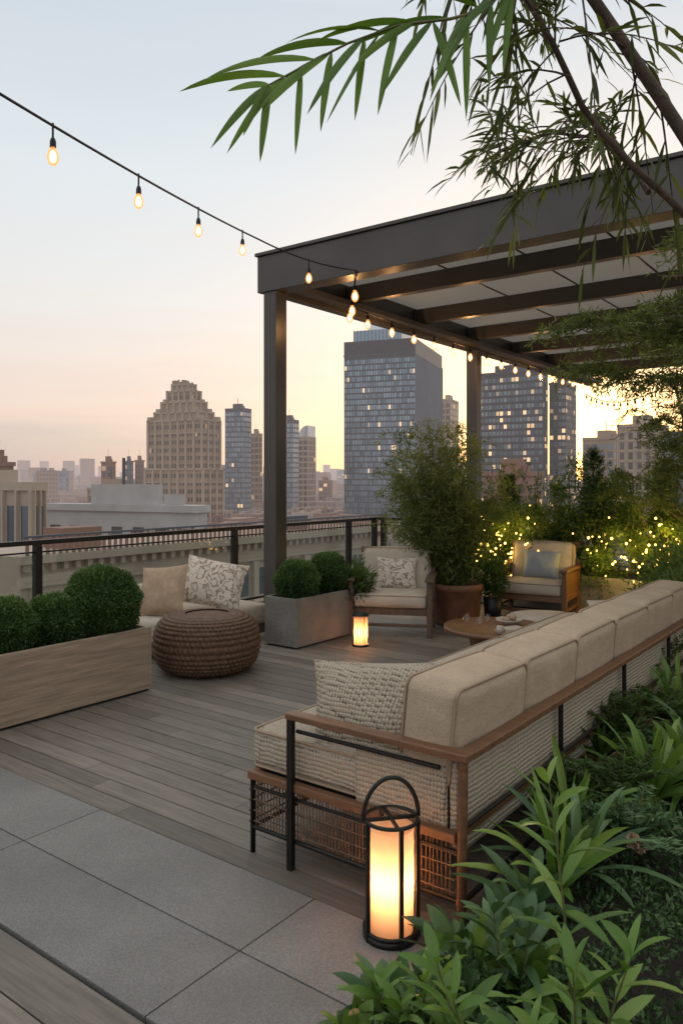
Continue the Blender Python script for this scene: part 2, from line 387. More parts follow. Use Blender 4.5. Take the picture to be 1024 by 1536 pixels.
def railing(name,pts):
    m=MB()
    (x0,y0),(x1,y1),posts=pts
    L=math.hypot(x1-x0,y1-y0); a=math.atan2(y1-y0,x1-x0)
    cx,cy=(x0+x1)/2,(y0+y1)/2
    m.box((cx,cy,1.085),(L,.075,.05),'black',rz=a); m.box((cx,cy,.98),(L,.02,.018),'black',rz=a); m.box((cx,cy,.08),(L,.03,.03),'black',rz=a)
    for t in posts:
        px=x0+(x1-x0)*t/L; py=y0+(y1-y0)*t/L
        m.box((px,py,.53),(.075,.075,1.06),'black',rz=a); m.box((px,py,.01),(.14,.14,.02),'black',rz=a)
    for i in range(len(posts)-1):
        t0,t1=posts[i]+.05,posts[i+1]-.05; t=(t0+t1)/2
        m.box((x0+(x1-x0)*t/L,y0+(y1-y0)*t/L,.53),(t1-t0,.012,.87),'glass',rz=a)
    m.build(name,rz=TR)
railing('glass_railing',((-7.5,-1.2),(-7.5,11),[.05,2.9,5.8,8.75,11.4,12.15]))
railing('glass_railing',((-7.46,11.02),(2.5,11.02),[.1,2.6,5.2,7.8,9.9]))

# ------------------------------------------------------------ pergola
m=MB()
U0,V0=-6.18,6.6; ZB,ZT=3.94,4.36
m.bb(U0+.08,U0+.27,V0+.02,V0+.21,0,ZB,'steel')
m.bb(U0,U0+9.0,V0,V0+.09,ZB,ZT,'steel')
m.bb(U0-.02,U0+9.02,V0-.03,V0+.13,ZT+.002,ZT+.04,'steel')
m.bb(U0+.02,U0+9.0,V0+.092,V0+.24,ZB+.002,ZB+.05,'steel')
m.bb(U0+.02,U0+.14,V0+.245,V0+11.2,ZB+.003,ZT-.02,'steel')
m.bb(U0+.145,U0+.36,V0+.245,V0+11.2,ZB+.05,ZB+.12,'steel')
m.bb(U0+.08,U0+.27,V0+5.05,V0+5.24,0,ZB,'steel')
m.bb(U0+8.6,U0+8.8,V0+.1,V0+.3,0,ZB,'steel')
m.bb(U0+8.6,U0+8.8,V0+5.0,V0+5.2,0,ZB,'steel')
for v in (1.55,3.25,4.95,6.65,8.35,10.05):
    v+=V0
    m.bb(U0+.15,U0+9.0,v,v+.12,ZB+.15,ZT-.06,'steel')
for i in range(1,9): 
    m.bb(U0+i*1.0+.6,U0+i*1.0+.625,V0+.1,V0+11.2,ZT-.05,ZT-.038,'steel')
m.bb(U0+.02,U0+9,V0+.1,V0+11.2,ZT-.035,ZT-.02,'panel')
m.bb(U0+3.2,U0+8.9,V0+.25,V0+.262,ZB+.03,ZB+.055,'led')
m.build('pergola',rz=TR,bevel=.004)

# ------------------------------------------------------------ string lights
def string(name,P,nb,sag=.0,bs=.022,drop=.05,lights=()):
    m=MB(); P=[np.array(p,float) for p in P]; pts=[]
    for a,b in zip(P[:-1],P[1:]):
        k=14
        for i in range(k): 
            t=i/k; q=a+(b-a)*t; q=q+np.array([0,0,-sag*4*t*(1-t)]); pts.append(q)
    pts.append(P[-1]); pts=np.array(pts)
    m.tube(pts,.0085,6,'black')
    d=np.concatenate([[0],np.cumsum(np.linalg.norm(np.diff(pts,axis=0),axis=1))])
    LP=[]
    for i in range(nb):
        s=(i+.5)/nb*d[-1]; q=np.array([np.interp(s,d,pts[:,k]) for k in range(3)])
        q=q.copy(); dd=drop*random.uniform(.85,1.15)
        m.tube([q+[0,0,.016],q-[0,0,dd]],.007,5,'black'); q=q-[0,0,dd]
        m.tube([q,q-[0,0,.02],q-[0,0,.055]],[.012,.019,.02],8,'black')
        r=bs; c=q-[0,0,.055]
        m.lathe([(.013,0),(r*.75,-r*.7),(r,-r*1.6),(r*.85,-r*2.4),(r*.4,-r*2.95),(.0005,-r*3.05)],c,12,'bulbglass')
        m.lathe([(.001,-r*.4),(r*.45,-r*.9),(r*.62,-r*1.6),(r*.45,-r*2.3),(.0005,-r*2.6)],c,8,'bulb')
        LP.append(c-[0,0,r*1.5])
    ob=m.build(name)
    for i,w in lights: plight('bulb_light',tuple(LP[i]-[0,0,.09]),w,(1,.5,.18),.03,ob)
    return ob
e1=UV(U0+1.45,V0-.03,ZB+.02)
string('string_lights',[(-2.1,3.1,3.76),(-.86,8.0,4.26),e1],6,.05,.036,.07)
string('string_lights',[e1,UV(U0+.45,V0+1.2,ZB+.0),UV(U0+.45,V0+10.5,ZB+.0)],19,.08,.042,.03,((1,8),(4,12),(8,12),(13,12)))
string('string_lights',[UV(U0+.5,V0+9.6,3.6),UV(-2.2,10.6,3.3),UV(0.4,8.2,3.0),UV(1.0,5.5,3.4)],30,.35,.028,.02,((9,10),(20,8)))

# ------------------------------------------------------------ shrub ball
def ballshrub(name,c,r,stem=True):
    m=MB(); N=int(26000*(r/.3)**2)
    d=rdir(N); lump=1+.06*np.sin(d[:,0]*7+c[0]*5)*np.sin(d[:,1]*6+c[1])+.04*np.sin(d[:,2]*9)
    rad=r*(.88+.17*R.random(N)**1.5)*lump
    P=np.array(c)+d*rad[:,None]*[1,1,.93]; D=d+.9*R.normal(size=(N,3))
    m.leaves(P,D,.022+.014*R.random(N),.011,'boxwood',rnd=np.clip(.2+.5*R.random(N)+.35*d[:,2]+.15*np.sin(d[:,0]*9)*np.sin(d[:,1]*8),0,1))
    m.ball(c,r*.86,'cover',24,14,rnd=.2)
    m.tube([(c[0],c[1],c[2]-r*.8),(c[0],c[1],c[2]-r*1.25)],.02,6,'bark')
    return m.build(name)
def trough(name,u0,u1,v0,v1,h,mat,t=.03):
    m=MB()
    m.bb(u0,u1,v0,v0+t,.02,h,mat); m.bb(u0,u1,v1-t,v1,.02,h,mat)
    m.bb(u0,u0+t,v0+t,v1-t,.02,h,mat); m.bb(u1-t,u1,v0+t,v1-t,.02,h,mat)
    m.bb(u0+.02,u1-.02,v0+.02,v1-.02,0,.02,'dark'); m.bb(u0+t,u1-t,v0+t,v1-t,.02,h-.05,'soil')
    return m.build(name,rz=TR,bevel=.004)
trough('wooden_planter_box',-5.62,-5.09,1.2,4.16,.53,'woodplanter',.035)
for (u,v,z,r) in ((-5.36,3.86,.74,.30),(-5.36,3.42,.64,.22),(-5.36,3.02,.66,.225),(-5.36,2.55,.66,.22)):
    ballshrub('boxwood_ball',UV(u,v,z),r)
trough('grey_planter_box',-5.54,-5.10,6.03,7.12,.52,'greyplanter')
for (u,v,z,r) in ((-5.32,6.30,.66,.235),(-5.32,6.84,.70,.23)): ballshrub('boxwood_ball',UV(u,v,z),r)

# ------------------------------------------------------------ pouf
def pouf():
    m=MB(); n=320; rows=17; sub=6; k=rows*sub; th=np.arange(n)*2*math.pi/n; V=[]
    for i in range(k+1):
        ph=math.pi*(i/k)*.94+.03*math.pi
        r=.47*(abs(math.sin(ph))**.36); z=.25-.265*(1 if math.cos(ph)>0 else -1)*abs(math.cos(ph))**.85
        row=i//sub; fr=(i%sub)/sub
        rr=r+.014*math.sin(math.pi*fr)+.011*np.sin(th*66+row*math.pi+fr*2.6)*math.sin(math.pi*fr)
        V.append(np.stack([rr*np.cos(th),rr*np.sin(th),np.full(n,z+.012)],1))
    F=[[i*n+j,i*n+(j+1)%n,(i+1)*n+(j+1)%n,(i+1)*n+j] for i in range(k) for j in range(n)]
    m.add(np.array(V),F,'wicker',.5,True)
    m.lathe([(.0,.524),(.05,.526),(.08,.518),(.12,.526),(.16,.517),(.22,.512)],(0,0,0),32,'wicker')
    m.build('woven_pouf',(-1.24,7.08,0))
pouf()

# ------------------------------------------------------------ daybed + pillows
m=MB()
m.bb(-6.62,-5.8,4.85,6.35,.06,.16,'greywood')
for u in (-6.55,-5.9):
    for v in (4.95,6.25): m.bb(u,u+.06,v-.03,v+.03,0,.06,'black')
m.rbox((-6.2,5.6,.27),(.84,1.5,.24),.05,'cream',.02)
m.rbox((-6.72,5.6,.36),(.2,1.5,.5),.06,'cream',.02)
m.pillow((-6.05,5.08,.64),.54,.52,.19,'tan',Rz(.25)@Rx(math.radians(68))@Rz(.12))
m.pillow((-5.93,5.66,.66),.66,.54,.2,'print',Rz(.75)@Rx(math.radians(62))@Rz(-.22))
m.build('outdoor_daybed',rz=TR)

# ------------------------------------------------------------ sofa
sofa=empty('outdoor_sofa',(0,0,0),TR)
VA,VE=2.62,6.75
m=MB()
m.bb(-2.52,-1.42,VA,VA+.04,.345,.385,'brownwood'); m.bb(-2.52,-2.48,VA+.04,VE,.345,.385,'brownwood'); m.bb(-1.46,-1.42,VA+.04,VE,.345,.385,'brownwood')
m.bb(-2.48,-1.46,VA+.04,VE,.35,.37,'dark')
m.bb(-2.27,-1.36,VA-.02,VA+.045,.675,.705,'brownwood')
m.bb(-1.42,-1.36,VA+.046,VE,.672,.703,'brownwood')
m.build('wood_trim',parent=sofa,bevel=.006)
m=MB()
def bar(m,a,b,r=.011): m.tube([a,b],r,8,'black')
bar(m,(-2.5,VA+.02,0),(-2.5,VA+.02,.345),.012)
m.bb(-2.262,-2.232,VA-.015,VA+.01,0,.675,'black')
bar(m,(-2.5,VA+.02,.12),(-1.42,VA+.02,.12)); bar(m,(-2.5,VA+.02,.31),(-1.42,VA+.02,.31),.008)
bar(m,(-2.5,VA+.02,.12),(-2.5,VE,.12)); bar(m,(-2.23,VA+.02,.62),(-1.5,VA+.02,.62),.010)
for v in np.arange(VA+.02,VE+.1,1.02): bar(m,(-1.40,v,0),(-1.40,v,.67),.013); bar(m,(-2.5,v,0),(-2.5,v,.34),.012)
bar(m,(-1.40,VA,.12),(-1.40,VE,.12)); bar(m,(-1.385,VA,.42),(-1.385,VE,.42),.009)
m.build('metal_frame',parent=sofa)
m=MB(); m.tube([(-1.395,VA-.0,0),(-1.39,VA,.35),(-1.385,VA+.0,.675)],.022,4,'brownwood'); m.build('back_post',parent=sofa)
m=MB()
for u in np.arange(-2.48,-1.44,.018): m.tube([(u,VA+.022,.125),(u+random.uniform(-.004,.004),VA+.022,.34)],.0045,4,'rattan',caps=False)
for v in np.arange(VA+.05,VE,.022): m.tube([(-2.495,v,.125),(-2.495,v,.34)],.0045,4,'rattan',caps=False)
for z in (.15,.20,.25,.30): m.tube([(-2.49,VA+.016,z),(-1.43,VA+.016,z+random.uniform(-.004,.004))],.004,4,'rattan'); m.tube([(-2.503,VA,z),(-2.503,VE,z)],.005,4,'rattan')
m.build('rattan_base',parent=sofa)
m=MB()
Ls=(VE-VA-.06)/3
for i in range(3): m.rbox((-2.04,VA+.05+Ls*(i+.5),.475),(1.02,Ls-.012,.19),.045,'weavel' if i else 'weave',.010,pipe='pipe',pax=2)
m.build('seat_cushions',parent=sofa)
m=MB()
v=2.665
while v<VE-.3:
    m.rbox((-1.565,v+.325,.735),(.26,.648,.40),.045,'beige',.014,rot=Ry(math.radians(5+random.uniform(-2,2)))@Rz(random.uniform(-.03,.03)),n=13,pipe='pipe',pax=0); v+=.655
m.build('back_cushions',parent=sofa)
m=MB(); m.rbox((-1.455,(VA+VE)/2,.46),(.05,VE-VA-.1,.38),.02,'weave',0)
m.rbox((-1.70,VA+.05,.5),(.44,.03,.26),.012,'weave',0)
m.build('woven_back_panel',parent=sofa)
m=MB()
m.pillow((-1.93,VA+.28,.69),.70,.48,.2,'weave',Rz(math.radians(20))@Rx(math.radians(70))@Rz(.06))
m.pillow((-1.86,6.0,.66),.42,.38,.16,'cream',Rz(math.radians(65))@Rx(math.radians(60)))
m.build('throw_pillows',parent=sofa)

# ------------------------------------------------------------ lantern
LX,LY=.19,2.95
lan=empty('floor_lantern',(LX,LY,0),math.radians(12))
m=MB(); w=.098
m.lathe([(0,.0),(.108,.0),(.108,.025),(.0,.025)],(0,0,0),32,'black')
for (x,y) in ((-w,-w*.3),(w,-w*.3),(w*.1,-w*1.1),(-w*.1,w)):
    m.box((x,y,.225),(.015,.015,.45),'black')
th=np.linspace(0,2*math.pi,33)
for z in (.45,.035): m.tube([(.102*math.cos(t),.102*math.sin(t),z) for t in th],.0075,6,'black',caps=False)
m.box((0,0,.45),(2*w,.012,.012),'black'); m.box((0,0,.4495),(.012,2*w,.011),'black')
m.tube([(w*1.12*math.cos(t),0,.45+.155*math.sin(t)) for t in np.linspace(0,math.pi,21)],.009,8,'black')
m.build('frame',parent=lan)
m=MB(); m.lathe([(.085,.027),(.088,.2),(.088,.42)],(0,0,0),32,'shade'); m.build('shade',parent=lan)
m=MB(); m.lathe([(.035,.02),(.035,.15),(.0,.15)],(0,0,0),16,'cream'); m.lathe([(.001,.155),(.012,.175),(.008,.20),(.001,.225)],(0,0,0),10,'flame'); m.build('candle',parent=lan)
plight('lantern_light',(0,0,.23),3.0,(1,.52,.27),.03,lan)

sl=empty('candle_lantern',(.2,8.1,0)); m=MB()
m.lathe([(0,0),(.09,0),(.09,.02),(0,.02)],(0,0,0),24,'black'); m.lathe([(.075,.02),(.078,.3)],(0,0,0),24,'shade')
for a in range(4): m.tube([(.085*math.cos(a*1.57+.5),.085*math.sin(a*1.57+.5),0),(.085*math.cos(a*1.57+.5),.085*math.sin(a*1.57+.5),.33)],.004,5,'black')
m.lathe([(.09,.32),(.09,.335),(.06,.35),(0,.352)],(0,0,0),24,'black')
m.tube([(.05*math.cos(t),0,.35+.07*math.sin(t)) for t in np.linspace(0,math.pi,13)],.004,6,'black')
m.build('frame',parent=sl); plight('candle_light',(0,0,.15),2.2,(1,.5,.22),.03,sl)

# ------------------------------------------------------------ armchairs
def chair(name,loc,rz,wood,cush,pil,wide=.8,solid=False):
    e=empty(name,loc,rz); m=MB(); h=wide/2
    for sx in (-1,1):
        m.box((sx*(h-.035),-.34,.31),(.06,.07,.62),wood); m.box((sx*(h-.035),.34,.36),(.06,.07,.72),wood,rot=Rx(-.1))
        m.box((sx*(h-.035),-.0,.635),(.1,.84,.035),wood); m.box((sx*(h-.035),0,.29),(.045,.62,.07),wood)
        m.box((sx*(h-.035),0,.14),(.035,.62,.035),wood)
        if solid: m.box((sx*(h-.035),0,.45),(.03,.62,.27),wood)
    m.box((0,-.345,.285),(wide-.13,.045,.08),wood); m.box((0,.33,.285),(wide-.13,.045,.08),wood)
    m.box((0,-.345,.13),(wide-.13,.03,.035),wood)
    m.box((0,0,.315),(wide-.14,.64,.02),wood)
    rot=Rx(math.radians(-14))
    m.box((0,.47,.9),(wide-.06,.035,.07),wood,rot=rot)
    for i in range(7): m.box((-h+.1+i*(wide-.2)/6,.41,.62),(.035,.02,.52),wood,rot=rot)
    m.build('frame',parent=e,bevel=.008)
    m=MB(); m.rbox((0,-.04,.40),(wide-.14,.7,.15),.045,cush,.012,pipe='pipe',pax=2); m.rbox((0,.335,.68),(wide-.16,.15,.5),.045,cush,.025,rot=rot,pipe='pipe',pax=1); m.build('cushions',parent=e)
    m=MB(); m.pillow((0.02,.17,.65),.48,.38,.15,pil,Rx(math.radians(70))); m.build('throw_pillow',parent=e)
chair('armchair',(.60,8.9,0),math.radians(-10),'greywood','cream','print',.95)
chair('armchair',(2.50,9.85,0),math.radians(-30),'brownwood','cream','blue',.95,True)

# ------------------------------------------------------------ coffee table
ct=empty('coffee_table',(1.40,6.95,0)); m=MB()
m.lathe([(0,.385),(.44,.385),(.47,.392),(.47,.425),(.45,.43),(.44,.41),(0,.41)],(0,0,0),56,'brownwood')
m.lathe([(.26,0),(.27,.02),(.22,.2),(.26,.385)],(0,0,0),40,'rattan'); m.build('table',parent=ct)
m=MB(); m.lathe([(0,.415),(.05,.415),(.12,.46),(.125,.475),(.115,.47),(.04,.422)],(.14,.1,0),28,'cream')
for i in range(9): m.ball((.14+random.uniform(-.05,.05),.1+random.uniform(-.05,.05),.475+random.uniform(-.01,.02)),.028,'tan')
m.build('bowl_of_fruit',parent=ct)
m=MB()
for (x,y) in ((-.17,-.1),(-.26,.05),(-.08,.02)):
    m.lathe([(.0,.414),(.03,.414),(.005,.42),(.004,.46),(.03,.48),(.034,.53)],(x,y,0),18,'lampglass')
m.build('drinking_glasses',parent=ct)
m=MB()
m.box((.1,-.2,.42),(.26,.18,.02),'tan',rz=.3); m.box((.1,-.2,.44),(.22,.16,.018),'cream',rz=.45)
m.lathe([(0,.414),(.03,.414),(.032,.48),(0,.48)],(-.02,-.28,0),16,'cream'); m.build('books_and_candle',parent=ct)
m=MB(); m.lathe([(0,.0),(.34,.0),(.38,.05),(.39,.3),(.36,.36),(.2,.385),(0,.39)],(0,0,0),44,'cream'); m.build('round_ottoman',(2.08,7.85,0))

# ------------------------------------------------------------ bamboo in pot
def bamboo():
    e=empty('potted_bamboo',(1.40,9.35,0)); m=MB()
    m.lathe([(0,.0),(.25,.0),(.27,.04),(.31,.42),(.33,.43),(.33,.5),(.29,.5),(.28,.43),(0,.42)],(0,0,0),40,'terra'); m.build('pot',parent=e)
    m=MB(); PP=[];DD=[]
    for i in range(66):
        a=random.uniform(0,6.28); r0=random.uniform(0,.2); H=random.uniform(.8,2.45); sp=random.uniform(.1,.78)
        if H>1.9: sp*=.85
        pts=[]
        for t in np.linspace(0,1,9):
            pts.append((math.cos(a)*(r0+sp*t**1.6)-.18*t,math.sin(a)*(r0+sp*t**1.8),.42+H*t*(1-.14*t)))
        m.tube(pts,np.linspace(.008,.002,9),5,'culm')
        pts=np.array(pts)
        for j in range(42):
            t=random.uniform(.1,1); idx=t*8; i0=min(int(idx),7); q=pts[i0]+(pts[i0+1]-pts[i0])*(idx-i0)
            aa=random.uniform(0,6.28); tw=np.array([math.cos(aa),math.sin(aa),random.uniform(-.2,.7)]); tl=random.uniform(.05,.28)
            for s in range(11):
                f=(s+1)/11; p=q+tw*tl*f-np.array([0,0,.13*f*f]); PP.append(p)
                d=tw*.6+np.random.normal(0,.6,3)+np.array([0,0,-.3]); DD.append(d)
    PP=np.array(PP); N=len(PP)
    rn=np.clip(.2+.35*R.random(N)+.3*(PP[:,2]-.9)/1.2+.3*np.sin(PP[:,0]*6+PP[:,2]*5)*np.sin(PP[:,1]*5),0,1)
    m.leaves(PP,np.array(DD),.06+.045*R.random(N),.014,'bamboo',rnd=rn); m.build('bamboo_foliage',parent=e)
bamboo()

def bushy(m,c,r,h,N,L,W,mat,base=.0):
    d=rdir(N); lump=1+.25*np.sin(d[:,0]*6+c[0]*4)*np.sin(d[:,1]*5+c[1]*3)+.2*np.sin(d[:,2]*8+d[:,0]*5)
    P=np.array(c)+d*np.array([r,r,h])*((.3+.7*R.random(N)**.5)*lump)[:,None]
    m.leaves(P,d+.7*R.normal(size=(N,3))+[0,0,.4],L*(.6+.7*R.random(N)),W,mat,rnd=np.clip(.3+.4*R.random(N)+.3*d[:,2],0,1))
m=MB(); m.lathe([(0,0),(.1,0),(.13,.28),(.12,.28),(0,.26)],(0,0,0),24,'greyplanter'); bushy(m,(0,0,.5),.17,.26,1300,.09,.022,'leaf')
for i in range(14):
    a=i*.9; m.tube([(0,0,.26),(.1*math.cos(a),.1*math.sin(a),.6)],.003,4,'bark')
m.build('potted_plant',(.17,8.75,0))
m=MB(); m.lathe([(0,0),(.09,0),(.12,.34),(.11,.34),(0,.3)],(0,0,0),24,'black'); bushy(m,(0,0,.55),.15,.24,1300,.07,.02,'leaf')
m.build('potted_plant',(1.84,9.35,0))

# ------------------------------------------------------------ hedge bed at the far side
trough('back_planter_box',-5.6,2.2,9.85,10.85,.5,'greyplanter')
m=MB()
for k in range(300):
    u=random.uniform(-5.5,2.0); v=random.uniform(9.75,10.75); top=1.25+.35*math.sin(u*2.1)*math.sin(u*.9+1)+(.35 if u>-3.8 else 0)
    z=random.uniform(.35,top); c=UV(u,v,z); r=random.uniform(.10,.25); n=340
    d=rdir(n); P=np.array(c)+d*r*(R.random(n)[:,None]**.4)*(1+.3*R.normal(size=(n,1)))
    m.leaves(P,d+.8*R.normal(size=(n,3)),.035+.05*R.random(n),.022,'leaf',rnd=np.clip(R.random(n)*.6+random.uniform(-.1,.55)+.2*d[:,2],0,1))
for k in range(130):
    u=random.uniform(-5.4,2); v=random.uniform(9.8,10.6); c=np.array(UV(u,v,1.0)); t=np.linspace(0,1,6)[:,None]
    dr=np.array([random.uniform(-.3,.3),random.uniform(-.3,.3),random.uniform(.3,1.0)]); pts=c+dr*t; m.tube(pts,.004,4,'bark')
    PP=np.repeat(pts[2:],9,0)+R.normal(size=(36,3))*.03; m.leaves(PP,R.normal(size=(36,3))+dr,.075,.02,'leaf',rnd=.4+.5*R.random(36))
m.build('shrub_hedge')
def conifer(x,y,h,r):
    m=MB(); PP=[];DD=[];m.tube([(0,0,0),(0,0,h)],[.03,.004],6,'bark')
    for k in range(170):
        t=random.random()**.85; a=random.uniform(0,6.28); L=r*(1-t)**.7*random.uniform(.55,1.25)+.04
        el=random.uniform(.4,1.3); d=np.array([math.cos(a),math.sin(a),el]); p=np.array([0,0,.05+t*h*.93])
        for s in range(30):
            f=random.random(); PP.append(p+d*L*f+np.random.normal(0,.022,3)); DD.append(d+np.random.normal(0,.5,3))
    PP=np.array(PP); N=len(PP); rad=np.hypot(PP[:,0],PP[:,1])/r
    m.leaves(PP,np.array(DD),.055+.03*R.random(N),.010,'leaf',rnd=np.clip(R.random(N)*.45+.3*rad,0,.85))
    m.build('conifer_shrub',(x,y,.42))
for (u,v,h,r) in ((-4.75,10.4,1.4,.26),(-3.45,10.2,1.75,.3),(-2.6,10.35,1.6,.28),(-1.5,10.2,1.5,.32),(-.5,10.3,1.4,.3)):
    x,y,_=UV(u,v); conifer(x,y,h,r)
m=MB()
gl=[(-4.75,9.62,5),(-4.45,9.65,3),(-3.1,9.6,7),(-2.6,9.6,12),(-2.1,9.6,12),(-1.5,9.6,12),(-1.0,9.6,12)]
for k in range(240):
    g=random.choice(gl); c=UV(g[0]+random.gauss(0,.3),g[1]+random.uniform(-.05,.45),.85+random.gauss(0,.2)); m.ball(c,random.uniform(.009,.018),'fairy',6,4)
fl=m.build('fairy_lights')
for i,(u,v,pw) in enumerate(gl):
    plight('fairy_glow_light',UV(u,v-.08,.8),pw,(1,.62,.08),.1,fl)
    plight('fairy_glow_light',UV(u+.1,v+.4,1.05),max(6,pw*.9),(1,.62,.08),.1,fl)

# ------------------------------------------------------------ right-hand planting bed
m=MB(); m.bb(-1.27,-1.22,.3,9.5,-.02,.2,'black'); m.bb(-1.22,4.2,.3,9.5,-.02,.17,'soil'); m.build('planting_bed',rz=TR)
def clumpcover():
    m=MB(); N=120000
    u=-1.15+3.6*R.random(N)**1.2; v=.6+6.5*R.random(N)
    hh=.24+.10*np.sin(u*5+1)*np.sin(v*4.3)+.06*np.sin(u*13)*np.cos(v*11)+.03*np.sin(u*29)*np.cos(v*31)+.12*np.clip(u+.9,0,1)
    z=hh*(.72+.28*R.random(N))
    P=np.stack([.8*u+.6*v,-.6*u+.8*v,z],1); D=R.normal(size=(N,3))*.7+[0,0,.8]
    pa=.5+.5*np.sin(u*3.1+v*2)*np.sin(v*2.7)
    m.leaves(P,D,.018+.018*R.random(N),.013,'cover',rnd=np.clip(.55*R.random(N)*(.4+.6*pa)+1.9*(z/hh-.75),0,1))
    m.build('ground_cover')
clumpcover()
def rosette(name,x,y,z,n,L,W,mat,el=(20,75),droop=.35,nseg=6,seedr=.03):
    m=MB(); a=np.arange(n)*2.4+R.random(n)*.5; e=np.radians(np.linspace(el[1],el[0],n)+R.normal(size=n)*6)
    D=np.stack([np.cos(a)*np.cos(e),np.sin(a)*np.cos(e),np.sin(e)],1); P=D*seedr
    m.blades(P,D,L*(.6+.5*R.random(n)),W*(.75+.45*R.random(n)),droop*(.6+.8*R.random(n)),nseg,mat,rs=.3,fold=.18)
    m.build(name,(x,y,z))
def stemplant(name,x,y,z,ns,H,L,W,mat,spread=.35,nl=12,droop=.3,lean=(0,0)):
    m=MB(); PP=[];DD=[];LL=[]
    for s in range(ns):
        a=random.uniform(0,6.28); h=H*random.uniform(.7,1.05); sp=random.uniform(.2,1)*spread
        pts=np.array([(math.cos(a)*(.04+sp*t**1.5)+lean[0]*t,math.sin(a)*(.04+sp*t**1.5)+lean[1]*t,h*t) for t in np.linspace(0,1,8)])
        m.tube(pts,np.linspace(.006,.002,8),5,'culm')
        for j in range(nl):
            t=.2+.8*j/(nl-1); i0=min(int(t*7),6); q=pts[i0]+(pts[i0+1]-pts[i0])*(t*7-i0)
            aa=j*1.7+s+random.uniform(-.4,.4); up=.35+1.1*t**2
            for k in (0,1):
                b=aa+k*math.pi; PP.append(q); DD.append((math.cos(b),math.sin(b),up+random.uniform(-.25,.25))); LL.append(L*(.65+.5*math.sin(math.pi*min(1,t*.9))))
    N=len(PP); m.blades(PP,DD,np.array(LL)*(.7+.5*R.random(N)),W*(.8+.4*R.random(N)),droop,5,mat,rs=.3,fold=.18)
    m.build(name,(x,y,z))
for (x,y,n,L,W,k) in ((.14,2.24,24,.25,.06,'sage'),(.34,2.25,26,.28,.065,'sage'),(.38,2.52,24,.25,.055,'sage'),(.56,2.33,24,.28,.055,'bright'),(.58,2.62,22,.26,.05,'sage'),(.22,2.02,20,.24,.055,'bright'),(.47,2.0,22,.28,.05,'bright'),(.04,2.14,18,.2,.05,'bright'),(.30,2.08,20,.26,.06,'sage'),(.42,2.4,22,.28,.045,'bright')):
    rosette('leafy_plant',x,y,.15,n,L,W,k)
for (x,y,ns,H,L,W,k,nl) in ((.70,2.2,1,.78,.2,.028,'bright',9),(.50,2.3,2,.34,.17,.034,'sage',9),(.36,1.95,3,.34,.16,.032,'bright',9),(.18,2.15,3,.22,.14,.03,'bright',8),(.62,2.0,2,.4,.18,.03,'bright',8)):
    stemplant('tall_leafy_plant',x,y,.15,ns,H,L,W,k,.10,nl)
for (x,y,n,L,W,k,e) in ((.80,2.85,18,.55,.040,'bright',(35,82)),(.92,3.0,20,.52,.038,'sage',(35,82)),(1.0,3.35,22,.52,.038,'bright',(30,80)),(1.5,3.7,36,.62,.042,'bright',(25,80)),(1.75,3.85,34,.62,.042,'bright',(25,80)),(1.95,4.1,34,.65,.042,'sage',(25,80)),(1.42,4.2,26,.42,.032,'leaf',(25,80)),(.68,2.76,14,.36,.045,'sage',(20,75)),(2.2,5.0,36,.6,.04,'bright',(20,80))):
    rosette('strap_leaf_plant',x,y,.2,n,L,W,k,e,.38,7)
def fern(x,y,z,n,L,mat='leaf'):
    m=MB(); PP=[];DD=[]
    for i in range(n):
        a=i*2.4+random.random(); el=random.uniform(.5,1.4); l=L*random.uniform(.6,1.1); d=np.array([math.cos(a)*math.cos(el),math.sin(a)*math.cos(el),math.sin(el)])
        pts=np.array([d*l*t-np.array([0,0,.35*l*t*t]) for t in np.linspace(0,1,10)]); m.tube(pts,.0025,4,'culm',caps=False)
        sd=np.cross(d,[0,0,1]); sd/=np.linalg.norm(sd)
        for j in range(34):
            t=.12+.88*j/33; q=d*l*t-np.array([0,0,.35*l*t*t])
            for sg in (-1,1): PP.append(q+np.random.normal(0,.003,3)); DD.append(sg*sd+d*.5+np.random.normal(0,.2,3))
    m.blades(PP,DD,.05*(.6+.6*R.random(len(PP))),.011,.2,2,mat); m.build('fern',(x,y,z))
for (x,y,z,n,L,k) in ((1.2,3.15,.25,26,.34,'sage'),(1.3,3.55,.25,30,.42,'leaf'),(1.55,4.3,.3,34,.42,'leaf'),(1.9,4.6,.3,34,.48,'leaf'),(2.3,5.6,.3,36,.6,'leaf'),(2.6,6.2,.3,36,.7,'leaf'),(1.05,3.6,.2,24,.32,'leaf')):
    fern(x,y,z,n,L,k)
m=MB()
for (x,y,z,r,h,N) in ((2.9,6.6,.5,.42,.42,5000),(3.4,7.6,.55,.5,.5,6000),(3.9,8.4,.6,.55,.6,6000)):
    bushy(m,(x,y,z),r,h,N,.06,.018,'leaf')
m.build('low_shrubs')
m=MB()
for (x,y,z) in ((1.12,2.95,.36),(1.16,2.98,.33)):
    d=rdir(60); m.leaves(np.array([x,y,z])+d*.012,d,.022,.02,'tan')
m.build('flower_heads')

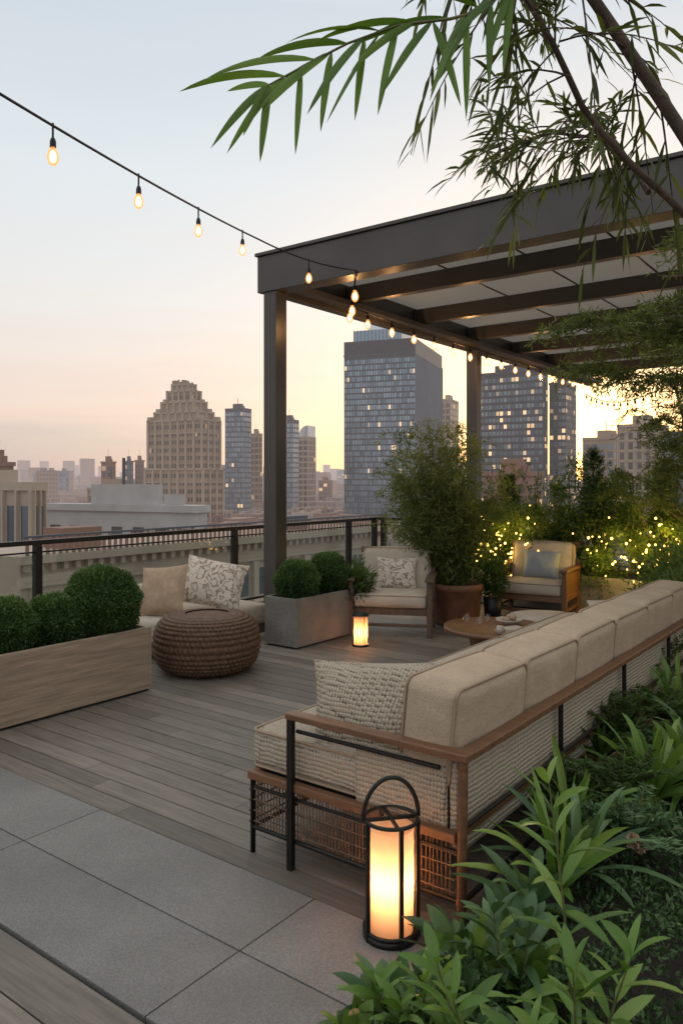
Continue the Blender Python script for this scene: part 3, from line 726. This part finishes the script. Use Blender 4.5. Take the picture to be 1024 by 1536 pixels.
# ------------------------------------------------------------ overhanging trees
def twigs(m,starts,n,Lr,leafL,leafW,mat,perleaf=12,down=.5,bias=(0,0,0)):
    PPs=[];DDs=[]
    for s in range(n):
        p=np.array(random.choice(starts),float)+np.random.normal(0,.01,3)
        d=np.random.normal(0,1,3)+np.array(bias); d/=np.linalg.norm(d); L=random.uniform(*Lr)
        pts=[p+d*L*t+np.array([0,0,-down*L*t*t]) for t in np.linspace(0,1,7)]
        m.tube(pts,np.linspace(.003,.001,7),4,'bark',caps=False); pts=np.array(pts)
        for j in range(perleaf):
            t=.2+.8*(j+random.random())/perleaf; t=min(t,.999); i0=int(t*6); q=pts[i0]+(pts[i0+1]-pts[i0])*(t*6-i0)
            PPs.append(q); DDs.append(d*.9+np.random.normal(0,.45,3)+np.array([0,0,-.3]))
    N=len(PPs); m.blades(PPs,DDs,leafL*(.6+.7*R.random(N)),leafW,.25,3,mat)
def lerp_path(P,k):
    P=np.array(P,float); d=np.concatenate([[0],np.cumsum(np.linalg.norm(np.diff(P,axis=0),axis=1))]); s=np.linspace(0,d[-1],k)
    return np.stack([np.interp(s,d,P[:,i]) for i in range(3)],1)
m=MB()
s1=[(1.45,2.05,.15),(1.35,2.0,1.3),(1.12,1.93,2.15),(.845,1.9,2.61),(.706,1.9,2.82),(.59,1.9,2.99),(.45,1.88,3.3)]
s2=[(1.35,2.0,1.3),(1.15,2.0,2.15),(.89,2.0,2.45),(.74,1.98,2.57),(.62,1.95,2.68),(.53,1.9,2.82),(.38,1.85,3.02),(.2,1.8,3.3)]
A=lerp_path(s1,30); B=lerp_path(s2,30)
m.tube(A,np.linspace(.03,.012,30),9,'bark'); m.tube(B,np.linspace(.015,.005,30),8,'bark')
st=[(.45,1.72,2.96),(.36,1.64,2.80),(.25,1.6,2.715),(.12,1.6,2.70),(.01,1.6,2.66),(-.086,1.6,2.61),(-.15,1.6,2.575)]
C=lerp_path(st,22); m.tube(C,np.linspace(.0045,.002,22),6,'culm')
PP=[];DD=[];LL=[]
for i in range(4,22):
    f=i/21
    if i%2==0: PP.append(C[i]); DD.append((-.95+.15*(1-f),-.1,.30-.28*f)); LL.append(.205)
    if i%3!=1: PP.append(C[i]); DD.append((-.45-.2*f,-.1,-.62+.1*f)); LL.append(.18)
    if i%2: PP.append(C[i]); DD.append((.12-.3*f,.1,-1.)); LL.append(.15)
PP+= [C[-1]]*3; DD+=[(-1,0,.08),(-.9,0,-.45),(-.3,0,-.9)]; LL+=[.12,.13,.13]
DD=np.array(DD)+np.random.normal(0,.13,(len(DD),3))
m.blades(PP,DD,np.array(LL)*(.75+.35*R.random(len(LL))),.0165,.32,9,'bright',rs=.45,fold=.15,rnd=.0+.55*R.random(len(PP)),upv=(0,1.,.35))
up=[p for p in A if p[2]>2.62]+[p for p in B if p[2]>2.6]
twigs(m,up,66,(.15,.42),.085,.010,'olive',13,.4,(.15,.6,.3))
B2=lerp_path([(.80,2.0,2.5),(.8,2.25,2.75),(.66,2.45,2.86),(.52,2.5,2.82)],14); m.tube(B2,np.linspace(.008,.003,14),6,'bark')
twigs(m,list(B2[5:]),38,(.12,.3),.085,.010,'olive',12,.4,(-.6,0,.05))
m.build('overhanging_bamboo_tree')

def feathery(name,trunk,tips,i0,i1,nt,r0,nl=40,mat='bamboo'):
    m=MB(); T=lerp_path(trunk,20); m.tube(T,np.linspace(r0,.015,20),8,'bark'); ends=[]
    for tp in tips:
        b=T[random.randint(i0,i1)]; pth=lerp_path([b,(np.array(b)+np.array(tp))/2+[0,0,.15],tp],12); m.tube(pth,np.linspace(.012,.003,12),5,'bark'); ends+=list(pth[5:])
    PPs=[];DDs=[]
    for k in range(nt):
        p=ends[random.randrange(len(ends))]; d=np.random.normal(0,1,3)*[1,1,.3]; d/=np.linalg.norm(d); L=random.uniform(.12,.42)
        pts=[p+d*L*t-np.array([0,0,.35*L*t*t]) for t in np.linspace(0,1,5)]; m.tube(pts,.002,3,'bark',caps=False)
        for j in range(nl):
            t=random.random(); q=pts[0]+d*L*t-np.array([0,0,.35*L*t*t]); PPs.append(q+np.random.normal(0,.016,3)); DDs.append(d*.7+np.random.normal(0,.6,3))
    N=len(PPs); m.leaves(np.array(PPs),np.array(DDs),.04+.03*R.random(N),.011,mat,rnd=.9*R.random(N)); m.build(name)
feathery('feathery_tree',[(3.5,5.3,.1),(3.45,5.3,1.6),(3.2,5.3,2.6),(2.7,5.4,3.2),(2.3,5.5,3.2)],((1.5,5.6,2.85),(1.65,5.8,2.6),(1.95,5.4,2.5),(2.2,5.3,2.75),(2.05,5.7,2.9),(2.35,5.0,2.45),(2.4,4.6,2.9),(2.2,4.4,3.2),(2.6,5.2,2.2),(2.2,4.6,2.5),(2.5,5.0,2.1),(2.35,5.2,2.6),(2.3,4.8,3.3),(2.65,5.6,1.95),(1.8,5.2,2.8),(2.75,5.4,1.7),(2.5,5.6,1.85)),10,17,680,.06)
feathery('slender_tree',[(4.3,9.0,.2),(4.25,8.95,1.2),(4.1,9.0,2.1),(3.9,9.0,2.9)],((3.2,9.0,1.9),(3.4,8.8,2.3),(3.5,9.3,2.6),(3.7,8.7,2.1),(3.8,9.2,1.8),(4.2,8.7,2.3),(3.3,9.4,1.6),(3.9,9.0,2.9),(4.3,9.2,2.6),(3.6,9.0,1.5),(4.4,8.6,1.9)),6,18,260,.04,34,'leaf')

# ------------------------------------------------------------ city
GZ=-60
def tower(name,tL,tC,tR,D,adeg,top,fr,win,cw,ch,fin=.25,band=.2,z0=GZ,wf=.72,hf=.68,roof=None,frame2=None,win2=None):
    a=math.radians(adeg); s,c=math.sin(a),math.cos(a)
    WL=(tC-tL)*D/(c+tL*s); WR=(tR-tC)*D/max(.08,(s-tR*c)); WR=min(WR,70)
    e=empty(name,(tC*D,D,0),-a); f2=frame2 or fr
    m=MB(); m.bb(-WL,0,0,WR,z0,top,fr)
    m.bb(-WL-.3,.3,-.3,WR+.3,top+.01,top+.9,fr); m.bb(-WL*.7,-WL*.25,WR*.25,WR*.6,top+.91,top+3.5,fr)
    m.bb(-WL*.22,-WL*.1,WR*.3,WR*.45,top+.91,top+2.2,f2); m.bb(-WL*.5,-WL*.48,WR*.4,WR*.42,top+3.5,top+7,'darkframe')
    m.build('walls',parent=e)
    def face(ax,W):
        n=max(2,int(W/cw)); w=W/n; rows=min(int((top-z0)/ch),int((top+45)/ch))
        V=[];F=[];r=[]; mm=MB()
        for j in range(rows):
            z=top-1-ch*(j+1)+ch*(1-hf)/2
            rl=random.random(); i0=random.randrange(n); i1=i0+random.randint(2,max(3,n//2))
            for i in range(n):
                x0=i*w+w*(1-wf)/2; x1=x0+w*wf
                k=len(V)
                if ax==0: V+=[(-x0,-.06,z),(-x1,-.06,z),(-x1,-.06,z+ch*hf),(-x0,-.06,z+ch*hf)]
                else: V+=[(.06,x0,z),(.06,x1,z),(.06,x1,z+ch*hf),(.06,x0,z+ch*hf)]
                F.append([k,k+1,k+2,k+3]); q=random.random()
                if rl>.84 and i0<=i<=i1: q=min(1,.6+.5*random.random())
                r+=[q]*4
            if band:
                if ax==0: mm.bb(-W,0,-band,0-.01,z-ch*(1-hf)*.7,z-ch*(1-hf)*.3,f2)
                else: mm.bb(.01,band,0,W,z-ch*(1-hf)*.7,z-ch*(1-hf)*.3,f2)
        if fin:
            for i in range(n+1):
                x=i*w
                if ax==0: mm.bb(-x-w*.07,-x+w*.07,-fin,-.01,top-rows*ch-1,top,f2)
                else: mm.bb(.01,fin,x-w*.07,x+w*.07,top-rows*ch-1,top,f2)
        if band or fin: mm.build('mullions',parent=e)
        g=MB(); g.add(V,F,(win2 if (win2 and ax==1) else win),np.array(r)); g.build('windows',parent=e)
    face(0,WL); face(1,WR)
    return e,WL,WR
def Z(t,D): return 1.75+t*D
e,WL,WR=tower('glass_skyscraper',.004,.096,.131,300,20,Z(.165,300),'darkframe','wblue',1.05,2.3,.4,0,wf=.8,hf=.74,frame2='blueframe',win2='wpale')  # right face painted as lit by giving it paler panes
m=MB(); t0=Z(.165,300)
m.bb(-WL,0-.0,0,WR,t0+.95,t0+6.2,'darkframe'); m.bb(-WL*.9,-WL*.22,3,WR*.8,t0+6.25,t0+11,'wblue',rnd=.6); m.bb(-WL*.72,-WL*.34,6,WR*.7,t0+11.05,t0+16,'wpale')
for i in range(14): m.bb(-WL*(.22+.68*i/13)-.1,-WL*(.22+.68*i/13)+.1,2.7,2.98,t0+6.25,t0+11.2,'blueframe')
for i in range(26): m.bb(-WL*i/25-.12,-WL*i/25+.12,-.35,-.02,t0+.95,t0+6.2,'darkframe')
m.build('crown',parent=e)
tower('dark_glass_tower',.172,.262,.268,280,33,Z(.142,280),'darkframe','wdark',1.5,2.5,.2,.2,wf=.8,hf=.6)
tower('dark_glass_tower',.271,.292,.305,285,33,Z(.125,285),'darkframe','wdark',1.5,2.5,.2,.2,wf=.8,hf=.6)
tower('slim_tower',-.151,-.128,-.118,420,25,Z(.092,420),'darkframe','wblue',1.8,2.8,.3,0,frame2='blueframe',win2='wpale')
tower('slim_tower',-.1185,-.108,-.1035,450,25,Z(.059,450),'stone','wstone',2.4,3.4,.2,0)
tower('slim_tower',-.079,-.063,-.056,430,25,Z(.077,430),'darkframe','wblue',1.8,2.8,.3,0,frame2='blueframe',win2='wpale')
e,WL,WR=tower('curved_roof_tower',-.056,-.044,-.034,460,25,Z(.055,460),'stonel','wstone',2.2,3.4,.3,0)
m=MB(); n=10
V=[];F=[]
for i in range(n+1):
    x=-WL*i/n; h=6.5*math.sqrt(max(0,1-(i/n)**2)); V+=[(x,0,0),(x,WR,0),(x,0,h),(x,WR,h)]
for i in range(n):
    k=i*4; F+=[[k,k+2,k+6,k+4],[k+2,k+3,k+7,k+6],[k+1,k+5,k+7,k+3]]
F.append([0,1,3,2]); m.add(np.array(V)+[0,0,Z(.055,460)+.95],F,'wpale',.5); m.build('roof',parent=e)
tower('office_tower',.128,.142,.152,420,22,Z(.104,420),'stonel','wstone',2.6,3.4,.2,.2)
tower('brick_apartment_building',.185,.243,.262,150,32,Z(.005,150),'brick','wstone',2.6,3,.0,.15,wf=.5,hf=.55)
tower('office_building',.315,.355,.377,260,38,Z(.053,260),'stone','wdark',2.2,2.8,.2,.2)
tower('office_building',.36,.405,.425,210,40,Z(.07,210),'stonel','wstone',2.2,2.8,.2,.2,wf=.5)
tower('office_building',.42,.47,.5,190,42,Z(.06,190),'darkframe','wdark',2.0,2.8,.2,.2)
tower('apartment_tower',-.313,-.299,-.294,380,25,Z(.022,380),'brick','wstone',2.6,3.2,0,.2)
tower('apartment_tower',-.2825,-.275,-.271,430,25,Z(.023,430),'darkframe','wdark',2.4,3.2,0,.2)
tower('apartment_tower',-.269,-.261,-.257,440,25,Z(.024,440),'brick','wstone',2.6,3.2,0,.2)
tower('apartment_tower',-.093,-.084,-.08,520,25,Z(.022,520),'stone','wstone',2.6,3.2,0,.2)
tower('apartment_tower',-.03,-.018,-.012,560,25,Z(-.002,560),'brick','wstone',2.6,3.2,0,.2)
tower('apartment_tower',-.155,-.146,-.14,540,25,Z(.018,540),'stonel','wstone',2.6,3.2,0,.2)
for (t,D,h) in ((-.452,900,.05),(-.362,800,.011),(-.396,1100,.008),(-.41,1500,.006),(-.378,1700,.009),(-.34,1400,.004),(-.425,1900,.01),(-.24,1600,.008),(-.10,1500,.006),(-.02,1300,.006),(.0,1700,.012)):
    tower('distant_skyscraper',t-.006,t+.003,t+.007,D,25,Z(h,D),'blueframe','wblue',4,5,0,0)
tower('mid_rise_building',-.33,-.29,-.266,230,28,Z(-.014,230),'stone','wstone',2.4,3,.2,.2,wf=.55,hf=.55)
tower('mid_rise_building',-.47,-.435,-.427,160,28,Z(.018,160),'brick','wstone',2.4,3,0,.2,wf=.5,hf=.55)
tower('classical_building',-.62,-.402,-.388,80,30,Z(-.014,80),'stonel','wdark',2.2,6.2,.45,.3,wf=.62,hf=.8)
tower('white_roof_building',-.385,-.19,-.175,95,24,Z(-.043,95),'white','wstone',3.2,3.6,0,.2,wf=.5,hf=.45)
# art-deco tower
def deco():
    D=250; a=math.radians(28); s,c=math.sin(a),math.cos(a); tL,tC,tR=-.252,-.182,-.158
    WL=(tC-tL)*D/(c+tL*s); WR=(tR-tC)*D/(s-tR*c)
    e=empty('art_deco_tower',(tC*D,D,0),-a); cx,cy=-WL/2,WR/2
    w=MB(); g=MB()
    def tier(fx,fy,z0,z1,cw,fin=.3):
        hx,hy=WL/2*fx,WR/2*fy
        w.bb(cx-hx,cx+hx,cy-hy,cy+hy,z0,z1,'stone'); w.bb(cx-hx-.3,cx+hx+.3,cy-hy-.3,cy+hy+.3,z1+.01,z1+.6,'stonel')
        w.bb(cx-hx-.15,cx+hx+.15,cy-hy-.15,cy+hy+.15,z1-4.2,z1-3.8,'stonel')
        for ax,h in ((0,hx),(1,hy)):
            n=max(2,int(2*h/cw)); d=2*h/n
            for i in range(n+1):
                x=-h+i*d; tt=z1+random.uniform(.5,1.1)
                if ax==0: w.bb(cx+x-.4,cx+x+.4,cy-hy-fin,cy-hy-.01,z0,tt,'stonel')
                else: w.bb(cx+hx+.01,cx+hx+fin,cy+x-.4,cy+x+.4,z0,tt,'stonel')
            z=z1-2.5
            while z>max(z0,-35)+.4:
                for i in range(n):
                    for (o0,o1) in ((.24,.42),(.58,.76)):
                        x0=-h+(i+o0)*d; x1=-h+(i+o1)*d
                        if ax==0: q=[(cx+x0,cy-hy-.06,z),(cx+x1,cy-hy-.06,z),(cx+x1,cy-hy-.06,z+1.35),(cx+x0,cy-hy-.06,z+1.35)]
                        else: q=[(cx+hx+.06,cy+x0,z),(cx+hx+.06,cy+x1,z),(cx+hx+.06,cy+x1,z+1.35),(cx+hx+.06,cy+x0,z+1.35)]
                        g.add(q,[[0,1,2,3]],'wstone')
                z-=2.6
    zt=lambda t: 1.75+t*D
    tier(1.0,1.0,GZ,zt(.078),3.2); tier(1.08,1.08,GZ,zt(.013),3.4)
    tier(.80,.84,zt(.078)+.65,zt(.089),2.9); tier(.60,.68,zt(.089)+.65,zt(.103),2.6); tier(.44,.52,zt(.103)+.65,zt(.118),2.2); tier(.30,.38,zt(.118)+.65,zt(.127),2.0)
    for sx in (-1,1):
        for sy in (-1,1):
            w.bb(cx+sx*WL*.45-1,cx+sx*WL*.45+1,cy+sy*WR*.45-1,cy+sy*WR*.45+1,zt(.078)+.62,zt(.085),'stonel')
            w.bb(cx+sx*WL*.34-.8,cx+sx*WL*.34+.8,cy+sy*WR*.36-.8,cy+sy*WR*.36+.8,zt(.089)+.62,zt(.096),'stonel')
            w.bb(cx+sx*WL*.25-.6,cx+sx*WL*.25+.6,cy+sy*WR*.28-.6,cy+sy*WR*.28+.6,zt(.103)+.62,zt(.109),'stonel')
    for k in range(9):
        x=cx-WL*.14+WL*.28*k/8; w.bb(x-.2,x+.2,cy-WR*.18-.3,cy-WR*.18+.3,zt(.127)+.62,zt(.1335)+random.uniform(-.4,.5),'stone')
    w.bb(cx-WL*.11,cx+WL*.11,cy-WR*.14,cy+WR*.14,zt(.127)+.62,zt(.131),'stone')
    w.build('walls',parent=e); g.build('windows',parent=e)
deco()
# neighbouring facade with roof balustrade
e=empty('neighbouring_building',(0,0,0),TR)
m=MB(); m.bb(-47,-40,23.5,60,GZ,-2.6,'stonel'); m.bb(-40.01,-39.4,23.2,60.3,-2.95,-2.5,'stonel'); m.bb(-39.99,-39.75,23.3,60.2,-4.3,-4.1,'stonel')
m.bb(-45,-43,28,31,-2.58,-1.3,'brick'); m.bb(-45,-43.5,49,53,-2.58,-1.4,'darkframe')
for v in np.arange(24,60,3.0):
    m.bb(-39.99,-39.65,v,v+.55,-30,-4.35,'stonel')
    for z in range(6): m.bb(-39.99,-39.85,v+.62,v+2.93,-7.6-z*3.6,-7.35-z*3.6,'stonel')
for v in np.arange(23.6,60,.8): m.bb(-39.99,-39.6,v,v+.3,-3.4,-2.96,'stonel')
m.build('walls',parent=e)
m=MB()
for v in np.arange(23.6,60,.42): m.bb(-39.68,-39.56,v,v+.14+random.uniform(-.02,.05),-2.49,-1.55+random.uniform(-.12,.12),'brick')
m.bb(-39.7,-39.54,23.5,60,-1.5,-1.38,'darkframe'); m.build('balustrade',parent=e)
m=MB()
for v in np.arange(24,58,3.0):
    for z in range(6):
        zz=-6.9-z*3.6
        for o in (.8,1.9): m.add([(-39.94,v+o,zz),(-39.94,v+o+.8,zz),(-39.94,v+o+.8,zz+2.0),(-39.94,v+o,zz+2.0)],[[0,1,2,3]],'wdark',rnd=random.random()*.7)
m.build('windows',parent=e)
# distant city mass
m=MB()
for k in range(5200):
    D=random.choice([random.uniform(110,400),random.uniform(220,700),random.uniform(300,1200),random.uniform(900,4000)]); t=random.uniform(-.75,.75)
    if D<200 and -.5<t<-.1: continue
    w=random.uniform(6,16)*(1+D/2500); d=random.uniform(6,16)*(1+D/2500); a=-.45+random.choice([0,0,.1])
    top=random.uniform(-38,-12)+ (D/260)
    if D>900: top=random.uniform(-40,3)+ (random.random()**6)*D*.03
    if random.random()<.03 and D>500: top+=20
    if D<420: top=min(top,1.75-(.035+.03*random.random())*D)
    h=top-GZ; rr=random.random()
    if h<2: continue
    m.box((t*D,D,GZ+h/2),(w,d,h),'city',rz=a,rnd=rr)
    if D<900:
        for _ in range(2): m.box((t*D+random.uniform(-w,w)*.3,D+random.uniform(-2,2),top+1.0),(w*random.uniform(.1,.35),d*.3,random.uniform(1.2,3)),'city',rz=a,rnd=random.random())
m.build('distant_city')
m=MB()
for k in range(260):
    D=random.uniform(100,700); t=random.uniform(-.6,.6); r=random.uniform(3,6)
    d=rdir(90); P=np.array([t*D,D,-44+random.uniform(-6,10)])+d*r; m.leaves(P,d+.5*R.normal(size=(90,3)),2.2,1.6,'citytree')
m.build('distant_trees')
m=MB(); m.add([(-9000,-3000,GZ),(9000,-3000,GZ),(9000,14000,GZ),(-9000,14000,GZ)],[[0,1,2,3]],'ground'); m.build('ground')

# ------------------------------------------------------------ sky and sun
AZ=math.radians(18.5); EL=math.radians(5)
sd=(math.sin(AZ)*math.cos(EL),math.cos(AZ)*math.cos(EL),math.sin(EL))
w=bpy.data.worlds.new('World'); S.world=w; w.use_nodes=True; nt=w.node_tree; nt.nodes.clear()
out=nt.nodes.new('ShaderNodeOutputWorld'); bg=nt.nodes.new('ShaderNodeBackground'); bg2=nt.nodes.new('ShaderNodeBackground')
sky=nt.nodes.new('ShaderNodeTexSky'); sky.sky_type='NISHITA'; sky.sun_disc=False; sky.sun_elevation=EL; sky.sun_rotation=AZ
sky.dust_density=1; bg2.inputs[1].default_value=.05; nt.links.new(sky.outputs[0],bg2.inputs[0])
tc=nt.nodes.new('ShaderNodeTexCoord'); sp=nt.nodes.new('ShaderNodeSeparateXYZ'); nt.links.new(tc.outputs['Generated'],sp.inputs[0])
ns=nt.nodes.new('ShaderNodeTexNoise'); ns.inputs['Scale'].default_value=2.4; ns.inputs['Detail'].default_value=6
mp=nt.nodes.new('ShaderNodeMapping'); mp.inputs['Scale'].default_value=(1,1,11); nt.links.new(tc.outputs['Generated'],mp.inputs[0]); nt.links.new(mp.outputs[0],ns.inputs['Vector'])
zz=mth(nt,'ADD',sp.outputs[2],mth(nt,'MULTIPLY',mth(nt,'SUBTRACT',ns.outputs['Fac'],.5),.10))
col=ramp(nt,zz,[(0,(.40,.37,.45)),(.045,(.45,.40,.45)),(.085,(.66,.50,.49)),(.14,(.73,.60,.56)),(.23,(.73,.69,.675)),(.36,(.69,.715,.735)),(.52,(.58,.635,.685)),(.64,(.85,.87,.88)),(1,(1.1,1.1,1.08))])
dt=nt.nodes.new('ShaderNodeVectorMath'); dt.operation='DOT_PRODUCT'; nt.links.new(tc.outputs['Generated'],dt.inputs[0]); dt.inputs[1].default_value=sd
dp=mth(nt,'MAXIMUM',dt.outputs['Value'],0)
col=mixc(nt,mth(nt,'MULTIPLY',mth(nt,'POWER',dp,24),.6),col,(1.05,.70,.47))
col=mixc(nt,mth(nt,'MULTIPLY',mth(nt,'POWER',dp,400),.8),col,(2.0,1.25,.65))
nt.links.new(col,bg.inputs[0]); bg.inputs[1].default_value=1.0
ad=nt.nodes.new('ShaderNodeAddShader'); nt.links.new(bg.outputs[0],ad.inputs[0]); nt.links.new(bg2.outputs[0],ad.inputs[1]); nt.links.new(ad.outputs[0],out.inputs['Surface'])
l=bpy.data.lights.new('sun','SUN'); l.energy=1.4; l.angle=math.radians(4); l.color=(1,.72,.48)
o=bpy.data.objects.new('sun',l); S.collection.objects.link(o); o.rotation_euler=Vector(sd).to_track_quat('Z','Y').to_euler()

cam=bpy.data.cameras.new('camera'); co=bpy.data.objects.new('camera',cam); S.collection.objects.link(co)
co.location=(0,0,1.75); co.rotation_euler=(math.radians(90),0,0); cam.sensor_width=36; cam.lens=1150/1536*36; cam.shift_y=-48/1536
cam.clip_start=.05; cam.clip_end=20000; S.camera=co
S.view_settings.view_transform='Standard'; S.view_settings.look='None'; S.view_settings.exposure=0
